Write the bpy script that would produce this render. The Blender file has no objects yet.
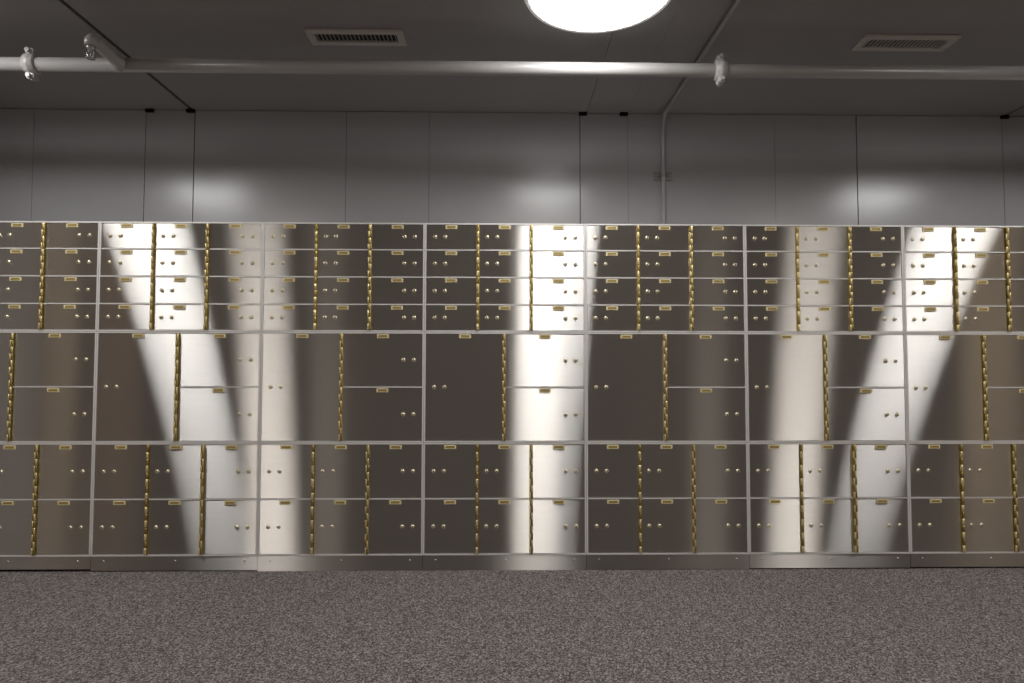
import bpy, bmesh, math, random
from mathutils import Vector, Matrix

random.seed(7)
scene = bpy.context.scene
COL = scene.collection
PI = math.pi

# ------------------------------------------------------------------ sizes
W = 0.84                       # width of one cabinet column
N_COL = 7
Z_TOP, Z_1, Z_2, Z_3 = 1.7924, 1.2211, 0.6502, 0.0769
H = 2.627                      # ceiling height
Y_WALL = 0.597                 # wall behind the cabinets
X_L, X_R, Y_B = -1.2, 7.3, -7.6

# ------------------------------------------------------------------ materials
def new_mat(name):
    m = bpy.data.materials.new(name)
    m.use_nodes = True
    nt = m.node_tree
    nt.nodes.clear()
    out = nt.nodes.new('ShaderNodeOutputMaterial')
    return m, nt, out

def principled(name, col, rough=0.5, metal=0.0, spec=0.5, noise=0.0, nscale=20.0, bump=0.0, bscale=60.0, stretch=(1, 1, 1)):
    m, nt, out = new_mat(name)
    b = nt.nodes.new('ShaderNodeBsdfPrincipled')
    b.inputs['Base Color'].default_value = (*col, 1)
    b.inputs['Roughness'].default_value = rough
    b.inputs['Metallic'].default_value = metal
    b.inputs['Specular IOR Level'].default_value = spec
    nt.links.new(b.outputs[0], out.inputs[0])
    tc = nt.nodes.new('ShaderNodeTexCoord')
    mp = nt.nodes.new('ShaderNodeMapping')
    mp.inputs['Scale'].default_value = stretch
    nt.links.new(tc.outputs['Object'], mp.inputs[0])
    if noise > 0:
        n = nt.nodes.new('ShaderNodeTexNoise')
        n.inputs['Scale'].default_value = nscale
        n.inputs['Detail'].default_value = 4
        nt.links.new(mp.outputs[0], n.inputs['Vector'])
        r = nt.nodes.new('ShaderNodeMapRange')
        r.inputs['From Min'].default_value = 0.3
        r.inputs['From Max'].default_value = 0.7
        r.inputs['To Min'].default_value = 1 - noise
        r.inputs['To Max'].default_value = 1 + noise
        nt.links.new(n.outputs['Fac'], r.inputs['Value'])
        mx = nt.nodes.new('ShaderNodeVectorMath')
        mx.operation = 'SCALE'
        mx.inputs[0].default_value = col
        nt.links.new(r.outputs[0], mx.inputs['Scale'])
        nt.links.new(mx.outputs[0], b.inputs['Base Color'])
    if bump > 0:
        n2 = nt.nodes.new('ShaderNodeTexNoise')
        n2.inputs['Scale'].default_value = bscale
        n2.inputs['Detail'].default_value = 3
        nt.links.new(mp.outputs[0], n2.inputs['Vector'])
        bp = nt.nodes.new('ShaderNodeBump')
        bp.inputs['Strength'].default_value = bump
        bp.inputs['Distance'].default_value = 0.01
        nt.links.new(n2.outputs['Fac'], bp.inputs['Height'])
        nt.links.new(bp.outputs[0], b.inputs['Normal'])
    return m

def brushed_steel(name, col, rough, aniso, haze, haze_rough, haze_col):
    """Stainless sheet brushed along its width: highlights spread up and down."""
    m, nt, out = new_mat(name)
    g = nt.nodes.new('ShaderNodeBsdfAnisotropic')
    g.distribution = 'BECKMANN'
    g.inputs['Roughness'].default_value = rough
    g.inputs['Anisotropy'].default_value = aniso
    t = nt.nodes.new('ShaderNodeCombineXYZ')
    t.inputs[0].default_value = 1.0
    nt.links.new(t.outputs[0], g.inputs['Tangent'])
    tc = nt.nodes.new('ShaderNodeTexCoord')
    mp = nt.nodes.new('ShaderNodeMapping')
    mp.inputs['Scale'].default_value = (2.0, 2.0, 260.0)
    nt.links.new(tc.outputs['Object'], mp.inputs[0])
    n = nt.nodes.new('ShaderNodeTexNoise')
    n.inputs['Scale'].default_value = 3.0
    n.inputs['Detail'].default_value = 3
    nt.links.new(mp.outputs[0], n.inputs['Vector'])
    r = nt.nodes.new('ShaderNodeMapRange')
    r.inputs['From Min'].default_value = 0.3
    r.inputs['From Max'].default_value = 0.7
    r.inputs['To Min'].default_value = 0.94
    r.inputs['To Max'].default_value = 1.04
    nt.links.new(n.outputs['Fac'], r.inputs['Value'])
    sc = nt.nodes.new('ShaderNodeVectorMath')
    sc.operation = 'SCALE'
    sc.inputs[0].default_value = col
    nt.links.new(r.outputs[0], sc.inputs['Scale'])
    nt.links.new(sc.outputs[0], g.inputs['Color'])
    h = nt.nodes.new('ShaderNodeBsdfAnisotropic')
    h.distribution = 'GGX'
    h.inputs['Roughness'].default_value = haze_rough
    h.inputs['Anisotropy'].default_value = 0.0
    h.inputs['Color'].default_value = (*haze_col, 1)
    mix = nt.nodes.new('ShaderNodeMixShader')
    mix.inputs[0].default_value = haze
    nt.links.new(g.outputs[0], mix.inputs[1])
    nt.links.new(h.outputs[0], mix.inputs[2])
    nt.links.new(mix.outputs[0], out.inputs[0])
    return m

def emission(name, col, strength):
    m, nt, out = new_mat(name)
    e = nt.nodes.new('ShaderNodeEmission')
    e.inputs[0].default_value = (*col, 1)
    e.inputs[1].default_value = strength
    nt.links.new(e.outputs[0], out.inputs[0])
    return m

def carpet_mat():
    m, nt, out = new_mat('carpet')
    b = nt.nodes.new('ShaderNodeBsdfPrincipled')
    b.inputs['Roughness'].default_value = 0.95
    b.inputs['Specular IOR Level'].default_value = 0.1
    nt.links.new(b.outputs[0], out.inputs[0])
    tc = nt.nodes.new('ShaderNodeTexCoord')
    v = nt.nodes.new('ShaderNodeTexVoronoi')
    v.inputs['Scale'].default_value = 190
    nt.links.new(tc.outputs['Object'], v.inputs['Vector'])
    bw = nt.nodes.new('ShaderNodeRGBToBW')
    nt.links.new(v.outputs['Color'], bw.inputs[0])
    n = nt.nodes.new('ShaderNodeTexNoise')
    n.inputs['Scale'].default_value = 110
    n.inputs['Detail'].default_value = 5
    n.inputs['Roughness'].default_value = 0.8
    nt.links.new(tc.outputs['Object'], n.inputs['Vector'])
    add = nt.nodes.new('ShaderNodeMath')
    add.operation = 'ADD'
    nt.links.new(bw.outputs[0], add.inputs[0])
    nt.links.new(n.outputs['Fac'], add.inputs[1])
    hf = nt.nodes.new('ShaderNodeMath')
    hf.operation = 'MULTIPLY'
    hf.inputs[1].default_value = 0.5
    nt.links.new(add.outputs[0], hf.inputs[0])
    cr = nt.nodes.new('ShaderNodeValToRGB')
    e = cr.color_ramp.elements
    e[0].position = 0.31
    e[0].color = (0.055, 0.048, 0.046, 1)
    e[1].position = 0.72
    e[1].color = (0.390, 0.360, 0.348, 1)
    md = cr.color_ramp.elements.new(0.52)
    md.color = (0.160, 0.143, 0.139, 1)
    nt.links.new(hf.outputs[0], cr.inputs[0])
    nt.links.new(cr.outputs[0], b.inputs['Base Color'])
    bp = nt.nodes.new('ShaderNodeBump')
    bp.inputs['Strength'].default_value = 0.6
    bp.inputs['Distance'].default_value = 0.004
    nt.links.new(hf.outputs[0], bp.inputs['Height'])
    nt.links.new(bp.outputs[0], b.inputs['Normal'])
    return m

STEEL = brushed_steel('brushed_stainless', (0.565, 0.550, 0.528), 0.2755, 0.878, 0.12, 0.66, (0.52, 0.46, 0.41))
KICK = brushed_steel('kick_stainless', (0.52, 0.505, 0.49), 0.36, 0.75, 0.15, 0.6, (0.6, 0.57, 0.54))
FRAME = principled('frame_aluminium', (0.80, 0.785, 0.775), 0.45, 0.4, 0.5)
BRASS = principled('hinge_brass', (0.90, 0.76, 0.38), 0.33, 0.68, noise=0.18, nscale=60)
BRASS_D = principled('shaded_brass', (0.46, 0.35, 0.13), 0.42, 1.0)  # darker copy of the brass; shade painted on alternate knuckles
PLATE = principled('plate_brass', (0.85, 0.77, 0.50), 0.5, 0.4)
PLATE_IN = principled('plate_inset', (0.40, 0.29, 0.10), 0.45, 0.4)
LOCK = principled('lock_nickel', (0.82, 0.74, 0.55), 0.34, 0.75)
BLACK = principled('black_void', (0.006, 0.006, 0.006), 0.8, 0.0, 0.1)
WALLP = principled('grey_wall_paint', (0.41, 0.407, 0.422), 0.25, 0.0, 0.7, noise=0.02, nscale=3, bump=0.02, bscale=2.5)
CEILP = principled('grey_ceiling_paint', (0.37, 0.362, 0.364), 0.5, 0.0, 0.4, noise=0.03, nscale=3)
PIPEP = principled('pipe_paint', (0.48, 0.47, 0.465), 0.30, 0.0, 0.8)
COUPL = principled('coupling_paint', (0.60, 0.585, 0.575), 0.45, 0.1, 0.5, noise=0.15, nscale=40)
ZINC = principled('zinc', (0.6, 0.6, 0.6), 0.35, 0.9)
VENTP = principled('vent_enamel', (0.66, 0.63, 0.60), 0.5, 0.0, 0.4)
DARKS = principled('dark_seam_strip', (0.035, 0.032, 0.03), 0.6, 0.0, 0.3)
GREYT = principled('grey_batten', (0.30, 0.295, 0.295), 0.5, 0.0, 0.4)
SIDEP = principled('side_wall_paint', (0.105, 0.088, 0.077), 0.6, 0.0, 0.3)
TAN = principled('tan_panel', (0.85, 0.70, 0.52), 0.6, 0.0, 0.3)  # for the added panels mirrored in the steel
CARPET = carpet_mat()
RIM = principled('light_rim', (0.60, 0.59, 0.58), 0.4)
for _n in RIM.node_tree.nodes:
    if _n.type == 'BSDF_PRINCIPLED':      # faint emission paints the diffuser's glow onto the rim
        _n.inputs['Emission Color'].default_value = (1, 0.98, 0.96, 1)
        _n.inputs['Emission Strength'].default_value = 0.22

# ------------------------------------------------------------------ mesh helpers
def add_box(bm, x0, x1, y0, y1, z0, z1, mi=0, bevel=0.0):
    vs = [bm.verts.new(p) for p in ((x0, y0, z0), (x1, y0, z0), (x1, y1, z0), (x0, y1, z0),
                                    (x0, y0, z1), (x1, y0, z1), (x1, y1, z1), (x0, y1, z1))]
    fs = [bm.faces.new([vs[i] for i in q]) for q in
          ((3, 2, 1, 0), (4, 5, 6, 7), (0, 1, 5, 4), (1, 2, 6, 5), (2, 3, 7, 6), (3, 0, 4, 7))]
    for f in fs:
        f.material_index = mi
    if bevel > 0:
        es = list({e for f in fs for e in f.edges})
        r = bmesh.ops.bevel(bm, geom=es, offset=bevel, segments=2, affect='EDGES')
        for f in r['faces']:
            f.material_index = mi
    return vs

def add_lathe(bm, prof, origin, axis='Z', seg=24, mi=0, smooth=True):
    """prof: (radius, along) pairs revolved about an axis through origin."""
    ox, oy, oz = origin
    rings = []
    for r, a in prof:
        ring = []
        for k in range(1 if r < 1e-6 else seg):
            t = 2 * PI * k / seg
            c, s = r * math.cos(t), r * math.sin(t)
            if axis == 'Z':
                p = (ox + c, oy + s, oz + a)
            elif axis == 'Y':
                p = (ox + c, oy + a, oz + s)
            else:
                p = (ox + a, oy + c, oz + s)
            ring.append(bm.verts.new(p))
        rings.append(ring)
    for A, B in zip(rings, rings[1:]):
        for k in range(seg):
            k2 = (k + 1) % seg
            if len(A) == 1 and len(B) == 1:
                continue
            if len(A) == 1:
                q = [A[0], B[k], B[k2]]
            elif len(B) == 1:
                q = [A[k], A[k2], B[0]]
            else:
                q = [A[k], A[k2], B[k2], B[k]]
            f = bm.faces.new(q)
            f.material_index = mi
            f.smooth = smooth

def add_tube(bm, pts, rad, seg=16, mi=0, cap=True):
    pts = [Vector(p) for p in pts]
    rings = []
    ref = None
    for i, p in enumerate(pts):
        d = (pts[min(i + 1, len(pts) - 1)] - pts[max(i - 1, 0)]).normalized()
        if ref is None:
            ref = d.orthogonal().normalized()
        ref = (ref - d * ref.dot(d)).normalized()
        b = d.cross(ref)
        r = rad[i] if isinstance(rad, (list, tuple)) else rad
        rings.append([bm.verts.new(p + (ref * math.cos(2 * PI * k / seg) + b * math.sin(2 * PI * k / seg)) * r) for k in range(seg)])
    for A, B in zip(rings, rings[1:]):
        for k in range(seg):
            f = bm.faces.new([A[k], A[(k + 1) % seg], B[(k + 1) % seg], B[k]])
            f.material_index = mi
            f.smooth = True
    if cap:
        bm.faces.new(rings[0][::-1]).material_index = mi
        bm.faces.new(rings[-1]).material_index = mi

def mesh_of(name, bm, *mats):
    bmesh.ops.recalc_face_normals(bm, faces=bm.faces[:])
    me = bpy.data.meshes.new(name)
    bm.to_mesh(me)
    bm.free()
    for m in mats:
        me.materials.append(m)
    return me

def link(name, me, parent=None, loc=(0, 0, 0), label=None):
    o = bpy.data.objects.new(name, me)
    COL.objects.link(o)
    o.location = loc
    if parent:
        o.parent = parent
    if label:
        o['label'] = label
    return o

def thing(name, label, cat, loc=(0, 0, 0), group=None):
    o = bpy.data.objects.new(name, None)
    COL.objects.link(o)
    o.location = loc
    o.empty_display_size = 0.1
    o['label'] = label
    o['category'] = cat
    if group:
        o['group'] = group
    return o

def struct(name, bm, *mats):
    o = link(name, mesh_of(name, bm, *mats))
    o['kind'] = 'structure'
    return o

# ------------------------------------------------------------------ setting
bm = bmesh.new()
add_box(bm, X_L, X_R, Y_B, Y_WALL + 0.05, -0.06, 0.0)
struct('floor', bm, CARPET)

# wall behind the cabinets: painted steel sheets with thin open joints
wall_seams = [X_L, -0.95, 0.046, 0.726, 1.025, 1.958, 2.470, 3.407, 3.706, 4.628, 5.145, 6.072, 7.0, X_R]
bm = bmesh.new()
add_box(bm, X_L, X_R, Y_WALL + 0.012, Y_WALL + 0.08, 0, H, 1)
gap_w = {0.726: 0.0020, 1.025: 0.0028, 3.407: 0.0028, 5.145: 0.0032, 6.072: 0.0018}
for a, b in zip(wall_seams, wall_seams[1:]):
    ga, gb = gap_w.get(a, 0.0010), gap_w.get(b, 0.0010)
    vs = add_box(bm, a + ga, b - gb, Y_WALL, Y_WALL + 0.0119, 0.0, H - 0.004, 0)
    t = random.uniform(-0.0012, 0.0012)
    for v in vs[:2] + vs[4:6]:
        v.co.y += (v.co.x - (a + b) / 2) * t
struct('wall_back', bm, WALLP, DARKS)

# ceiling: sheets running front to back
cs = [X_L, 1.005, 3.448, 3.700, 6.09, X_R]
cg = [0, 0.011, 0.0013, 0.0006, 0.010, 0]
bm = bmesh.new()
add_box(bm, X_L, X_R, Y_B, Y_WALL + 0.08, H + 0.012, H + 0.08, 1)
for i, (a, b) in enumerate(zip(cs, cs[1:])):
    add_box(bm, a + cg[i], b - cg[i + 1], Y_B, Y_WALL + 0.01, H, H + 0.0119, 0)
struct('ceiling', bm, CEILP, DARKS)
bm = bmesh.new()
add_box(bm, X_L - 0.08, X_L, Y_B, Y_WALL + 0.08, 0, H)
struct('wall_left', bm, SIDEP)
bm = bmesh.new()
add_box(bm, X_R, X_R + 0.08, Y_B, Y_WALL + 0.08, 0, H)
struct('wall_right', bm, SIDEP)
bm = bmesh.new()
add_box(bm, X_L, X_R, Y_B - 0.08, Y_B, 0, H)
struct('wall_front', bm, SIDEP)
# unseen panels added on the far walls so the steel mirrors coloured bands
BROWN = principled('brown_panel', (0.42, 0.31, 0.23), 0.6, 0.0, 0.3)
PALEP = principled('pale_panel', (0.62, 0.58, 0.55), 0.6, 0.0, 0.3)
n = 1
for x0, x1, y0, y1, mt in ((X_L, X_L + 0.03, -2.84, -2.42, TAN), (X_R - 0.03, X_R, -2.60, -1.90, TAN),
                           (X_L, X_L + 0.03, -2.36, -1.50, PALEP), (X_L, X_L + 0.03, -3.95, -3.12, BROWN),
                           (-0.25, 0.55, Y_B, Y_B + 0.03, BROWN), (5.20, 6.95, Y_B, Y_B + 0.03, BROWN)):
    bm = bmesh.new()
    add_box(bm, x0, x1, y0, y1, 0, 2.1, 0, 0.004)
    struct('reflection_panel_%d' % n, bm, mt)
    n += 1

# black seam notches where wall joints meet the ceiling
for i, x in enumerate((0.752, 1.002, 3.424, 3.680, 6.085)):
    bm = bmesh.new()
    add_box(bm, x - 0.024, x + 0.024, Y_WALL - 0.018, Y_WALL + 0.002, H - 0.019, H + 0.002)
    struct('trim_%d' % (i + 1), bm, BLACK)

# ------------------------------------------------------------------ cabinets
OUT, BAR = 0.0088, 0.0033          # half-widths of face bars
REC = 0.0025                       # doors sit this far behind the bars

def lock_mesh():
    bm = bmesh.new()
    add_lathe(bm, [(0.0, 0.0), (0.0104, 0.0), (0.0104, -0.0018), (0.0092, -0.0026), (0.0082, -0.0026),
                   (0.0078, -0.0050), (0.0066, -0.0060), (0.0040, -0.0063), (0.0, -0.0063)], (0, 0, 0), 'Y', 20, 0)
    add_box(bm, -0.0010, 0.0010, -0.0068, -0.0060, -0.0046, 0.0042, 1)
    add_lathe(bm, [(0.0, -0.0068), (0.0020, -0.0068), (0.0020, -0.0062)], (0, 0, 0.0025), 'Y', 10, 1)
    return mesh_of('lock', bm, LOCK, BLACK)

def plate_mesh():
    bm = bmesh.new()
    add_box(bm, -0.031, 0.031, -0.0035, 0.0, -0.0105, 0.0105, 0, 0.0012)
    add_box(bm, -0.0225, 0.0225, -0.0040, -0.0033, -0.0060, 0.0060, 1)
    add_box(bm, -0.0225, 0.0225, -0.0052, -0.0033, 0.0060, 0.0078, 0)
    add_box(bm, -0.0225, 0.0225, -0.0052, -0.0033, -0.0078, -0.0060, 0)
    for s in (-1, 1):
        add_lathe(bm, [(0.0026, -0.0033), (0.0022, -0.0050), (0.0, -0.0055)], (s * 0.0268, 0, 0), 'Y', 10, 0)
    return mesh_of('number_plate', bm, PLATE, PLATE_IN)

def hinge_mesh(L, seed, double):
    """Continuous piano hinge: two leaves and interlocked knuckles on a pin."""
    rr = random.Random(seed)
    bm = bmesh.new()
    add_box(bm, -0.0088, 0.0088, -0.0018, 0.001, 0.0, L, 1)
    cs_ = (-0.0043, 0.0043) if double else (0.0,)
    n_k = max(4, round(L / 0.035))
    st = L / n_k
    for j, cx in enumerate(cs_):
        R = 0.0045 if double else 0.0066
        add_tube(bm, [(cx, -0.0058, 0.0), (cx, -0.0058, L)], R * 0.5, 10, 1)
        for k in range(n_k):
            odd = (k + j) % 2
            z0, z1 = k * st + 0.0012, (k + 1) * st - 0.0012
            rad = R * rr.uniform(0.95, 1.04) * (0.86 if odd else 1.0)
            sx = 0.0008 * (1 if odd else -1)
            tl = rr.uniform(-0.0007, 0.0007)
            add_tube(bm, [(cx + sx - tl, -0.0060, z0), (cx + sx - tl, -0.0060, z0 + 0.001), (cx + sx + tl, -0.0060, z1 - 0.001), (cx + sx + tl, -0.0060, z1)],
                     [rad * 0.86, rad, rad, rad * 0.86], 12, 1 if odd else 0)
            add_box(bm, min(cx, cx + (rad if odd else -rad)), max(cx, cx + (rad if odd else -rad)), -0.0060, -0.0018, z0, z1, 1 if odd else 0)
    return mesh_of('hinge', bm, BRASS, BRASS_D)

def door_mesh(w, h):
    bm = bmesh.new()
    add_box(bm, -w / 2, w / 2, 0.0, 0.009, -h / 2, h / 2, 0, 0.0008)
    return mesh_of('door', bm, STEEL)

def cabinet_mesh(hh, bars_v, bars_h):
    """Steel carcass with a bright face lattice; origin at lower left front corner."""
    bm = bmesh.new()
    g = 0.0006
    add_box(bm, g, W - g, 0.0150, 0.54, g, hh - g, 1)
    b = 0.0007
    add_box(bm, g, OUT, 0, 0.0150, g, hh - g, 0, b)
    add_box(bm, W - OUT, W - g, 0, 0.0150, g, hh - g, 0, b)
    add_box(bm, OUT, W - OUT, 0, 0.0150, g, OUT, 0, b)
    add_box(bm, OUT, W - OUT, 0, 0.0150, hh - OUT, hh - g, 0, b)
    for x in bars_v:
        add_box(bm, x - BAR, x + BAR, 0.0003, 0.0150, OUT, hh - OUT, 0, b)
    for x0, x1, z in bars_h:
        add_box(bm, x0, x1, 0.0001, 0.0150, z - BAR, z + BAR, 0, b)
    return mesh_of('frame', bm, FRAME, KICK)

LOCKS, PLATES = lock_mesh(), plate_mesh()
C1, C2, CM = 0.2775, 0.5555, 0.414

def small_layout(hh, rows):
    """Three columns of doors, hinge on the right, right, left."""
    zs = [hh * k / rows for k in range(rows + 1)]
    doors = []
    for k in range(rows - 1, -1, -1):
        lo = zs[k] + (OUT if k == 0 else BAR)
        hi = zs[k + 1] - (OUT if k == rows - 1 else BAR)
        doors.append((OUT, C1 - BAR, lo, hi, 'L', 0.138))
        doors.append((C1 + BAR, C2 - BAR, lo, hi, 'L', 0.417))
        doors.append((C2 + BAR, W - OUT, lo, hi, 'R', 0.698))
    return doors, [(C1, False), (C2, True)], [C1, C2], [(OUT, W - OUT, z) for z in zs[1:-1]]

def large_layout(hh):
    zm = hh / 2
    doors = [(OUT, CM - BAR, OUT, hh - OUT, 'L', 0.212),
             (CM + BAR, W - OUT, zm + BAR, hh - OUT, 'R', 0.627),
             (CM + BAR, W - OUT, OUT, zm - BAR, 'R', 0.627)]
    return doors, [(CM, True)], [CM], [(CM + BAR, W - OUT, zm)]

LAY = []
for (zb, zt, kind) in ((Z_1, Z_TOP, 'top'), (Z_2, Z_1, 'middle'), (Z_3, Z_2, 'bottom')):
    hh = zt - zb
    LAY.append((zb, hh, kind) + (large_layout(hh) if kind == 'middle' else small_layout(hh, 4 if kind == 'top' else 2)))

def build_nest(zb, hh, kind, doors, hinges, bv, bh, root):
    link('frame', cabinet_mesh(hh, bv, bh), root)
    cache = {}
    for (x0, x1, z0, z1, side, px) in doors:
        gp = 0.0012
        w, h = x1 - x0 - 2 * gp, z1 - z0 - 2 * gp
        key = (round(w, 4), round(h, 4))
        if key not in cache:
            cache[key] = door_mesh(w, h)
        cx, cz = (x0 + x1) / 2, (z0 + z1) / 2
        d = link('door', cache[key], root, (cx, REC, cz))
        for off in (0.047, 0.100):
            lx = x0 + off - 0.003 if side == 'L' else x1 - off + 0.003
            link('lock', LOCKS, d, (lx - cx, 0, 0))
        link('number_plate', PLATES, d, (px - cx, 0, h / 2 - 0.0125))
    for i, (hx, dbl) in enumerate(hinges):
        link('hinge', hinge_mesh(hh - 2 * OUT - 0.002, hash((kind, i)) % 97 if False else i * 13 + len(doors), dbl), root, (hx, 0.0, OUT + 0.001))

ORD = ['leftmost', 'second from left', 'third from left', 'fourth from left', 'third from right', 'second from right', 'rightmost']
DESC = {'top': 'top tier steel nest of twelve small lockbox doors',
        'middle': 'middle tier steel nest with one tall and two stacked doors',
        'bottom': 'bottom tier steel nest of six square lockbox doors'}
protos = {}
for (zb, hh, kind, doors, hinges, bv, bh) in LAY:
    for c in range(N_COL):
        rj = random.Random(c * 31 + len(kind))
        root = thing('deposit_box_nest', DESC[kind] + ', ' + ORD[c], 'safe deposit boxes', (c * W, 0, zb), kind + ' tier of deposit box nests')
        if kind not in protos:
            build_nest(zb, hh, kind, doors, hinges, bv, bh, root)
            protos[kind] = root
        else:
            for ch in list(protos[kind].children):
                cc = ch.copy()
                COL.objects.link(cc)
                cc.parent = root
                for gch in ch.children:
                    gc = gch.copy()
                    COL.objects.link(gc)
                    gc.parent = cc
# each door hangs a hair differently
rj = random.Random(3)
for o in COL.objects:
    if o.name.split('.')[0] == 'door' and o.parent:
        o.rotation_euler = (rj.gauss(0, 0.0006), 0, rj.gauss(0, 0.0008))

# plinths under each column
GAPS = [0.013, 0.005, 0.0, 0.0, 0.002, 0.006, 0.009]
def screw_mesh():
    bm = bmesh.new()
    add_lathe(bm, [(0.0055, 0.0005), (0.0052, -0.0015), (0.0032, -0.0032), (0.0, -0.0037)], (0, 0, 0), 'Y', 12, 0)
    add_box(bm, -0.0028, 0.0028, -0.0039, -0.0030, -0.0005, 0.0005, 1)
    return mesh_of('screw', bm, ZINC, BLACK)
SCREW = screw_mesh()
for c in range(N_COL):
    root = thing('plinth', 'low brushed steel plinth strip on the carpet under the doors, ' + ORD[c], 'plinth',
                 (c * W, 0, 0), 'plinths under the deposit box nests')
    bm = bmesh.new()
    add_box(bm, 0.0008, W - 0.0008, 0.004, 0.0065, GAPS[c], Z_3 - 0.0005, 0, 0.0004)
    add_box(bm, 0.0008, W - 0.0008, 0.0065, 0.03, Z_3 - 0.004, Z_3 - 0.0005, 0)
    p = link('kick_panel', mesh_of('kick_panel', bm, KICK), root)
    bm = bmesh.new()
    add_box(bm, 0.0008, W - 0.0008, 0.03, 0.53, 0.0, Z_3 - 0.0005, 0)  # black colour stands in for shade in the gap under the plinth
    link('base_frame', mesh_of('base_frame', bm, BLACK), root, (0, 0, 0), 'recessed base coloured black for the shaded gap')
    for sx in (0.065, 0.425, 0.775):
        link('screw', SCREW, p, (sx, 0.004, 0.053))

# ------------------------------------------------------------------ ceiling lights
LX = (0.38, 3.315, 6.05)
LY = (-0.795, -3.40, -6.10)
LPOS = {(r, c): (LX[c], LY[r]) for r in range(3) for c in range(3)}
LPOS[(0, 0)] = (0.41, -0.95)
LPOS[(0, 2)] = (6.17, -0.93)
LPOS[(1, 0)] = (0.33, -3.40)
LPOS[(1, 2)] = (6.27, -3.40)
LPOS[(2, 0)] = (0.30, -6.10)
LR = 0.287
LZ = 0.078                      # drum depth below the ceiling
EMIT = [emission('diffuser_cool', (1.0, 0.985, 0.965), 24.0), emission('diffuser_neutral', (1.0, 0.935, 0.865), 46.0),
        emission('diffuser_warm', (1.0, 0.90, 0.78), 11.0)]
def rim_mesh():
    bm = bmesh.new()
    add_lathe(bm, [(LR, -LZ), (LR + 0.004, -LZ - 0.003), (LR + 0.017, -LZ - 0.002), (LR + 0.022, -LZ + 0.006), (LR + 0.022, 0.0), (LR - 0.02, 0.0)], (0, 0, 0), 'Z', 72)
    return mesh_of('rim', bm, RIM)
def diff_mesh(mat):
    bm = bmesh.new()
    add_lathe(bm, [(LR, -LZ), (LR * 0.97, -LZ - 0.005), (LR * 0.85, -LZ - 0.009), (LR * 0.6, -LZ - 0.012), (LR * 0.3, -LZ - 0.014), (0, -LZ - 0.0145)], (0, 0, 0), 'Z', 72)
    return mesh_of('diffuser', bm, mat)
RIMM = rim_mesh()
DIFF = [diff_mesh(e) for e in EMIT]
DIFF_MID = diff_mesh(emission('diffuser_neutral_dim', (1.0, 0.945, 0.885), 33.0))
side_n = ['left', 'middle', 'right']
row_n = ['nearest the cabinets', 'halfway down', 'at the far end']
for r in range(3):
    for c in range(3):
        x, y = LPOS[(r, c)]
        lab = 'large round glowing white ceiling light above the pipe' if (r, c) == (0, 1) else \
            'round glowing white ceiling light, %s column, row %s' % (side_n[c], row_n[r])
        t = thing('ceiling_light', lab, 'ceiling light', (x, y, H), 'round ceiling lights')
        link('rim', RIMM, t)
        link('diffuser', DIFF_MID if (r, c) == (1, 1) else DIFF[r], t, (0, 0, 0), 'glowing white diffuser')

# ------------------------------------------------------------------ air vents
def vent(x0, x1, y0, y1, label):
    w, d = x1 - x0, y1 - y0
    t = thing('ceiling_vent', label, 'air vent', ((x0 + x1) / 2, (y0 + y1) / 2, H), 'ceiling vents')
    fx, fy = 0.036, 0.034
    z0, z1 = -0.012, 0.0
    bm = bmesh.new()
    add_box(bm, -w / 2, w / 2, -d / 2, -d / 2 + fy, z0, z1, 0, 0.003)
    add_box(bm, -w / 2, w / 2, d / 2 - fy, d / 2, z0, z1, 0, 0.003)
    add_box(bm, -w / 2, -w / 2 + fx, -d / 2 + fy, d / 2 - fy, z0, z1, 0)
    add_box(bm, w / 2 - fx, w / 2, -d / 2 + fy, d / 2 - fy, z0, z1, 0)
    link('frame', mesh_of('frame', bm, VENTP), t)
    bm = bmesh.new()
    add_box(bm, -w / 2 + fx, w / 2 - fx, -d / 2 + fy, d / 2 - fy, -0.0015, -0.0002, 0)  # flat dark sheet in place of the shade inside the duct
    link('duct_shade', mesh_of('duct_shade', bm, DARKS), t, (0, 0, 0), 'dark sheet standing for the shaded duct behind the louvres')
    bm = bmesh.new()
    n_s = 20
    wi = w - 2 * fx
    for k in range(n_s):
        cx = -wi / 2 + wi * (k + 0.5) / n_s
        vs = add_box(bm, cx - 0.0012, cx + 0.0012, -d / 2 + fy, d / 2 - fy, -0.0100, -0.0016, 0)
        for v in vs[:4]:
            v.co.x += 0.0015
    link('louvres', mesh_of('louvres', bm, VENTP), t)
    for s in (-1, 1):
        bm = bmesh.new()
        add_lathe(bm, [(0.005, -0.0115), (0.004, -0.0140), (0, -0.0148)], (s * w * 0.27, -d / 2 + fy * 0.5, 0), 'Z', 10)
        link('screw', mesh_of('screw', bm, ZINC), t)

vent(1.992, 2.455, -0.366, -0.228, 'grey louvred air vent in the ceiling left of the round light')
vent(4.655, 5.118, -0.364, -0.222, 'grey louvred air vent in the ceiling right of the round light')

# ------------------------------------------------------------------ sprinkler pipe
PY, PZ, PR = -0.34, 2.454, 0.0317
pipe = thing('sprinkler_pipe', 'long grey painted sprinkler pipe running across below the ceiling', 'pipe', (0, PY, PZ))
bm = bmesh.new()
add_tube(bm, [(X_L, 0, 0), (X_R, 0, 0)], PR, 32)
link('main_pipe', mesh_of('main_pipe', bm, PIPEP), pipe)

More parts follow.
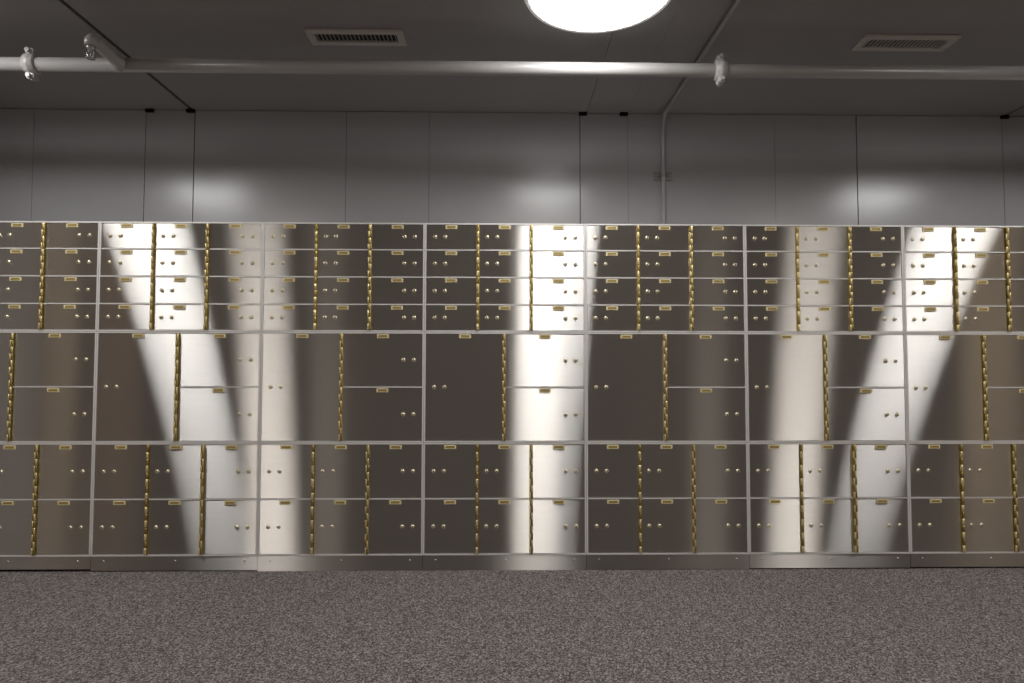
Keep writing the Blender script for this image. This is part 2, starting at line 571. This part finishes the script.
def coupling(x, rot, mirror=1):
    bm = bmesh.new()
    add_lathe(bm, [(PR, -0.026), (PR + 0.010, -0.026), (PR + 0.015, -0.021), (PR + 0.015, -0.012), (PR + 0.0195, -0.008), (PR + 0.0195, 0.008), (PR + 0.015, 0.012),
                   (PR + 0.015, 0.021), (PR + 0.010, 0.026), (PR, 0.026)], (0, 0, 0), 'X', 32)
    for s in (-1, 1):
        add_box(bm, -0.017, 0.017, -0.022, -0.003, s * (PR + 0.024) - 0.014, s * (PR + 0.024) + 0.014, 0, 0.004)
        add_box(bm, -0.017, 0.017, 0.003, 0.022, s * (PR + 0.024) - 0.014, s * (PR + 0.024) + 0.014, 0, 0.004)
    c = link('coupling', mesh_of('coupling', bm, COUPL), pipe, (x, 0, 0), 'bolted pipe coupling')
    c.rotation_euler = (rot, 0, 0.05 * mirror)
    for s in (-1, 1):
        bm = bmesh.new()
        z = s * (PR + 0.026)
        add_tube(bm, [(0, -0.034, z), (0, 0.034, z)], 0.0055, 10)
        add_lathe(bm, [(0, -0.036), (0.0105, -0.036), (0.0105, -0.022)], (0, 0, z), 'Y', 6, 0, False)
        add_lathe(bm, [(0.0105, 0.022), (0.0105, 0.032), (0, 0.032)], (0, 0, z), 'Y', 6, 0, False)
        link('bolt', mesh_of('bolt', bm, COUPL), c)

coupling(0.718, 0.10)
coupling(3.961, -0.12, -1)

# short branch towards the room with an elbow and pendent sprinkler
def branch(BX):
    br = bmesh.new()
    add_tube(br, [(BX, 0.0, 0), (BX, -0.045, 0), (BX, -0.046, 0), (BX, -0.185, 0.011), (BX, -0.200, 0.011), (BX, -0.214, 0.007), (BX, -0.223, -0.003), (BX, -0.226, -0.028)],
             [0.0325, 0.0325, 0.0270, 0.0270, 0.0285, 0.0285, 0.0275, 0.0255], 24)
    link('branch_pipe', mesh_of('branch_pipe', br, PIPEP), pipe, (0, 0, 0), 'short branch pipe with elbow')
    sb = bmesh.new()
    add_lathe(sb, [(0.0, -0.028), (0.017, -0.028), (0.017, -0.036), (0.012, -0.038), (0.011, -0.046), (0.006, -0.048), (0, -0.048)], (BX, -0.226, 0), 'Z', 16)
    for s in (-1, 1):
        add_tube(sb, [(BX + s * 0.010, -0.226, -0.044), (BX + s * 0.015, -0.226, -0.056), (BX + s * 0.011, -0.226, -0.070), (BX, -0.226, -0.077)], 0.0028, 8)
    add_tube(sb, [(BX, -0.226, -0.046), (BX, -0.226, -0.074)], 0.0024, 8)
    add_lathe(sb, [(0, -0.077), (0.019, -0.078), (0.019, -0.0795), (0, -0.0805)], (BX, -0.226, 0), 'Z', 16)
    link('sprinkler_head', mesh_of('sprinkler_head', sb, ZINC), pipe, (0, 0, 0), 'small metal sprinkler head')

branch(1.136)
branch(5.650)  # out of view, added to shadow the pipe's right end

# ------------------------------------------------------------------ conduit
CX, CR = 3.922, 0.0125
cond = thing('conduit', 'thin grey conduit going down the wall behind the steel cabinets', 'conduit', (CX, Y_WALL, 0))
pts = [(0, -CR - 0.004, 0.02), (0, -CR - 0.004, H - 0.11)]
for k in range(1, 9):
    a = PI / 2 * k / 9
    pts.append((0.004 * k / 9, -CR - 0.004 - 0.09 * (1 - math.cos(a)), H - 0.11 + (0.11 - CR - 0.004) * math.sin(a)))
pts += [(0.006, -0.13, H - CR - 0.004), (0.012, -1.0, H - CR - 0.004), (0.012, Y_B - Y_WALL + 0.01, H - CR - 0.004)]
bm = bmesh.new()
add_tube(bm, pts, CR, 14)
link('tube', mesh_of('tube', bm, WALLP), cond)
bm = bmesh.new()
zc = 2.226
for dz in (-0.021, 0.0, 0.021):
    add_box(bm, -0.056, 0.056, -0.011 if dz else -0.006, 0.0, zc + dz - 0.004, zc + dz + 0.004, 0, 0.001)
add_tube(bm, [(-0.022, -0.004, zc), (-0.018, -0.020, zc), (-0.010, -0.030, zc), (0.0, -0.0325, zc), (0.010, -0.030, zc), (0.018, -0.020, zc), (0.022, -0.004, zc)], 0.004, 8)
link('wall_strap', mesh_of('wall_strap', bm, GREYT), cond, (0, 0, 0), 'slotted strap holding the tube')

# ------------------------------------------------------------------ camera
F_PX = 636.06
yaw, pitch, roll = 0.0161, 0.0425, 0.0012
c_, s_ = math.cos, math.sin
fw = Vector((s_(yaw) * c_(pitch), c_(yaw) * c_(pitch), s_(pitch)))
rt = Vector((c_(yaw), -s_(yaw), 0))
up = rt.cross(fw)
r2 = rt * c_(roll) + up * s_(roll)
u2 = up * c_(roll) - rt * s_(roll)
cam = bpy.data.cameras.new('camera')
cam.sensor_width = 36.0
cam.lens = F_PX * 36.0 / 1024.0
co = bpy.data.objects.new('camera', cam)
COL.objects.link(co)
M = Matrix((r2, u2, -fw)).transposed().to_4x4()
M.translation = Vector((2.9225, -3.3, 1.0324))
co.matrix_world = M
cam.clip_start = 0.05
scene.camera = co

# ------------------------------------------------------------------ world and view
w = bpy.data.worlds.new('world')
scene.world = w
w.use_nodes = True
w.node_tree.nodes['Background'].inputs[0].default_value = (0, 0, 0, 1)
scene.view_settings.view_transform = 'Standard'
scene.view_settings.look = 'None'
scene.view_settings.exposure = 0.0
scene.cycles.max_bounces = 10
scene.cycles.diffuse_bounces = 5
scene.cycles.glossy_bounces = 5
scene.cycles.sample_clamp_indirect = 8.0
